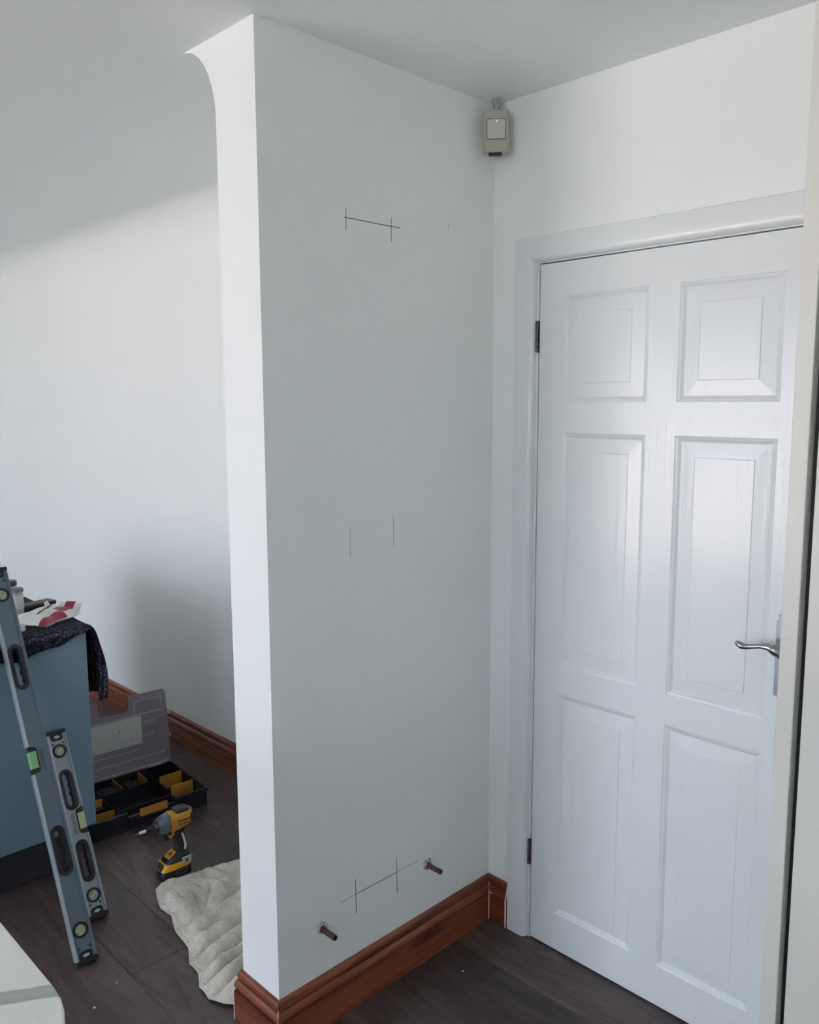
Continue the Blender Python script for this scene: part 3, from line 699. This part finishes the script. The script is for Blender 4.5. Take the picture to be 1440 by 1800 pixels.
loftx([(-.079, .204, .012, .016), (-.0825, .204, .017, .022), (-.0775, .204, .0215, .0255), (-.070, .203, .0255, .0290)], 3).build('rear_cap', 'black_plastic', dr, True)
loftx([(.0095, .197, .0296, .0352), (.014, .197, .0305, .036), (.034, .196, .0285, .032), (.048, .196, .0235, .026), (.052, .196, .021, .023)], 2.4).build('nose_cone', 'nose_grey', dr, True)
loftx([(.0515, .196, .0225, .0245), (.056, .196, .0225, .0240), (.061, .196, .0185, .020), (.0645, .196, .0150, .0160)], 2.0).build('nose_ring', 'black_plastic', dr, True)
MB().lathe([(.0105, .064), (.0115, .066), (.0105, .080), (.008, .083), (.0048, .0835), (.0042, .094)], (0, 0, .196), 'x', 14).build('collet', 'black', dr, True)
bit = MB().lathe([(.0048, .094), (.0052, .095), (.0052, .117), (.0048, .118)], (0, 0, .196), 'x', 12).build('bit_holder', 'white_plastic', dr, True)
MB().lathe([(.0042, .1178), (.0042, .124), (.0028, .126), (.0028, .137), (.001, .141)], (0, 0, .196), 'x', 8).build('bit', 'dark_metal', bit, True)
loftx([(.006, .152, .0075, .011), (.012, .148, .009, .016), (.020, .146, .009, .0165), (.026, .147, .007, .012)], 2.6).build('trigger', 'rubber', dr, True)
MB().lathe([(.0075, .018), (.0085, .022), (.006, .0235)], (.014, 0, .166), 'y', 12).build('direction_button', 'rubber', dr, True)
sd = loftx([(-.066, .200, .0265, .0115), (-.062, .200, .0305, .0125), (-.020, .199, .0322, .0125), (-.014, .199, .0305, .0115)], 6).build('side_badge', 'yellow', dr, True)
# brand lettering on the flank that faces the room (local +y)
TM = basis((-1, 0, 0), (0, 0, 1), (0, 1, 0), (-.038, .0322, .203))
text_mesh('brand_lettering', 'DEWALT', .0125, TM, 'black', sd, .0006)
MB().box(-.060, -.018, .0310, .0326, .1895, .1925).build('brand_underline', 'print_dark', sd)
vt = MB()
for k in range(5): vt.box(-.0735 + .0005 * k, -.066, .024, .0292, .188 + k * .0065, .191 + k * .0065)
vt.build('air_vents', 'black', sd)

# ------------------------------------------------------------------ dust sheet on the floor
near = [(-.885, -.655), (-.862, -.690), (-.80, -.715), (-.755, -.728), (-.70, -.722), (-.615, -.755), (-.52, -.765), (-.455, -.800), (-.40, -.803), (-.345, -.832), (-.285, -.838), (-.235, -.822), (-.205, -.800)]
def near_at(s_):
    q = s_ * (len(near) - 1); i = min(int(q), len(near) - 2); f_ = q - i
    return near[i][0] * (1 - f_) + near[i + 1][0] * f_, near[i][1] * (1 - f_) + near[i + 1][1] * f_
def ridge(x): return 1 - abs(math.sin(x))
CREASE = [([(-.449, -.83), (-.462, -.759), (-.476, -.687), (-.508, -.581), (-.53, -.50)], .95, .022), ([(-.408, -.83), (-.394, -.748), (-.396, -.685), (-.414, -.641), (-.43, -.55)], .95, .018),
          ([(-.634, -.571), (-.642, -.534), (-.666, -.481)], .85, .013), ([(-.722, -.715), (-.693, -.707), (-.630, -.727)], .6, .012), ([(-.298, -.857), (-.283, -.817), (-.279, -.761), (-.29, -.66)], .9, .016),
          ([(-.739, -.613), (-.679, -.634), (-.629, -.652)], .7, .012), ([(-.729, -.557), (-.667, -.608), (-.634, -.640)], .7, .012), ([(-.607, -.717), (-.615, -.672), (-.606, -.633)], .7, .013),
          ([(-.790, -.546), (-.749, -.506), (-.744, -.452)], .6, .012), ([(-.345, -.84), (-.335, -.76), (-.345, -.68)], .75, .014), ([(-.53, -.77), (-.545, -.70), (-.56, -.63)], .7, .014)]
def seg_d(x, y, x0, y0, x1, y1):
    dx, dy = x1 - x0, y1 - y0; f_ = max(0, min(1, ((x - x0) * dx + (y - y0) * dy) / (dx * dx + dy * dy)))
    return math.hypot(x - x0 - f_ * dx, y - y0 - f_ * dy)
def sheet(n=230, m=150):
    V = []
    for i in range(n + 1):
        for j in range(m + 1):
            s_, t_ = i / n, j / m
            x, y_ = near_at(s_)
            far_y = -.34 + .06 * s_ + .012 * math.sin(s_ * 11); far_x = -.815 + .61 * s_
            px = x * (1 - t_) + far_x * t_; py = y_ * (1 - t_) + far_y * t_
            px += .004 * noise.noise((px * 8, py * 8, 4))
            w1 = noise.noise((px * 3.0, py * 3.0, 7)) * .9
            # rounded rolls of cloth parted by sharp creases, deepest towards the nib
            w2 = noise.noise((px * 7.0, py * 5.0, 3)) * .8
            g_ = smooth01((px + .60) / .28)
            ed = smooth01(min(s_ * 1.6, t_, 1 - t_, 1 - s_ + .1) / .14)
            k_ = 1.0
            qx, qy = px + .010 * w1, py + .010 * w2
            for line, dep, wid in CREASE:
                d_ = min(seg_d(qx, qy, *line[q], *line[q + 1]) for q in range(len(line) - 1))
                k_ *= 1 - dep * math.exp(-d_ / wid)
            roll = (.016 + .034 * g_) * k_
            fine = abs(math.sin((px * 30 + py * 13) + w1 * 6.0 + w2 * 2)) ** .5 * (.006 + .003 * g_) + abs(math.sin((px * 17 - py * 46) + w1 * 7 + w2 * 3)) ** .6 * .005
            wr = .006 * noise.noise((px * 24, py * 17, 2)) + .004 * noise.noise((px * 52, py * 42, 5))
            z = .0035 + .003 * ed + (roll + fine * k_ + wr) * (.14 + .86 * ed)
            V.append((px, py, max(z, .003)))
    F = [(i * (m + 1) + j, (i + 1) * (m + 1) + j, (i + 1) * (m + 1) + j + 1, i * (m + 1) + j + 1) for i in range(n) for j in range(m)]
    o = MB().add(V, F).build('dust_sheet', 'dust_sheet', None, True)
    for p in o.data.polygons: p.use_smooth = True
    md = o.modifiers.new('solid', 'SOLIDIFY'); md.thickness = .0025; md.offset = -1
    return tag(o, 'crumpled off-white dust sheet bunched on the floor against the nib wall', 'cloth')
sheet()

# ------------------------------------------------------------------ pipe stubs
def pipe(yy, zz, label, rot):
    p_ = tag(empty('copper_pipe', (0, yy, zz)), label, 'pipe', 'copper pipe tails in the nib wall')
    MB().rings([[(x_, r_ * math.cos(2 * PI * k / 16), r_ * math.sin(2 * PI * k / 16)) for k in range(16)] for x_, r_ in
                ((-.03, .0075), (.053, .0075), (.054, .0070), (.054, .0058), (.02, .0056))], cap=True).build('tube', 'copper', p_, True)
    ring = []
    rnd = random.Random(rot)
    n_ = 22; o1 = []; i1 = []
    for k in range(n_):
        q = 2 * PI * k / n_; rr_ = .014 + rnd.uniform(-.003, .0055) + (.006 if 1.0 < q < 2.2 else 0)
        o1.append((rr_ * math.cos(q), rr_ * math.sin(q))); i1.append((.0078 * math.cos(q), .0078 * math.sin(q)))
    mb = MB()
    mb.rings([[(.0002, a_, c_) for a_, c_ in o1], [(.0012 + rnd.uniform(0, .0025), a_ * .88, c_ * .88) for a_, c_ in o1], [(.0035 + rnd.uniform(0, .002), (a_ + b_[0]) / 2, (c_ + b_[1]) / 2) for (a_, c_), b_ in zip(o1, i1)], [(.0015, a_, c_) for a_, c_ in i1]], cap=False)
    mb.build('plaster_collar', 'plaster', p_)
    for k in range(5):
        q = rnd.uniform(.6, 2.8); d_ = rnd.uniform(.012, .022); s_ = rnd.uniform(.0015, .003)
        MB().lathe([(.0005, 0), (s_, .0006), (s_ * .8, .002), (.0006, .003)], (.0002, d_ * math.cos(q), d_ * math.sin(q)), 'x', 6).build('plaster_flake', 'plaster', p_)
    return p_
pipe(-.276, .280, 'copper pipe stub sticking out of the wall nearer the inside corner', 3)
pipe(-.668, .266, 'copper pipe stub sticking out of the wall nearer its free end', 8)

# ------------------------------------------------------------------ motion sensor in the corner
ms = tag(empty('motion_sensor', (.052, -.058, 2.285), (math.radians(0), 0, math.radians(40))), 'beige alarm motion sensor mounted across the ceiling corner', 'sensor')
# local: -y faces the room, x across
MB().rings([[(a_ * w_, y_, c_) for a_, c_ in ((-1, 0.004), (1, .004), (1, .112), (-1, .112))] for y_, w_ in ((.020, .0335), (-.006, .0345), (-.012, .0315))]).build('housing', 'sensor_cream', ms, bev=.004)
fr_ = plate('lens_frame', [(-.026, .036), (.026, .036), (.026, .090), (-.026, .090)], [[(-.0245, .0375), (.0245, .0375), (.0245, .0885), (-.0245, .0885)]], .0012, basis((1, 0, 0), (0, 0, 1), (0, -1, 0), (0, -.0124, 0)), 'dark_metal', ms)
MB().rings([[(a_ * .0245, -.0118 - .0030 * (1 - a_ * a_), c_) for a_ in [-1 + k * .25 for k in range(9)]] + [(a_ * .0245, -.008, c_) for a_ in [1 - k * .25 for k in range(9)]] for c_ in (.0375, .0885)]).build('lens', 'sensor_lens', ms, True)
MB().lathe([(.0, -.0155), (.0022, -.0148), (.0022, -.013)], (.001, 0, .083), 'y', 10).build('indicator_light', 'led_red', ms)
MB().box(-.020, .016, -.006, .010, -.002, .005).build('base_grille', 'black', ms, bev=.001)
MB().tube([(0, .006, .110), (0, .010, .128), (.0, .020, .150)], [.006, .005, .006], 10).build('bracket', 'sensor_cream', ms, True)
MB().box(-.010, .010, .016, .034, .128, .1525).build('bracket_plate', 'sensor_cream', ms, bev=.002)

# ------------------------------------------------------------------ plaster crumbs on the floor
for k, (x_, y_, s_, lab) in enumerate([(-.479, -1.072, .0035, 'white plaster crumb on the boards in front of the spirit levels'), (.126, -.261, .0028, 'white plaster crumb on the boards near the panelled door'),
                                      (-.530, -.985, .0022, 'tiny white plaster crumb between levels and dust sheet')]):
    b_ = MB().rings([[(x_ + s_ * rr * math.cos(q) * (1 + .3 * math.sin(3 * q)), y_ + s_ * rr * math.sin(q), z_) for q in [2 * PI * i / 7 for i in range(7)]] for rr, z_ in ((.8, .0003), (1, .0015), (.5, .0032))])
    tag(b_.build('plaster_crumb', 'white_plastic'), lab, 'debris', 'plaster crumbs on the floor')
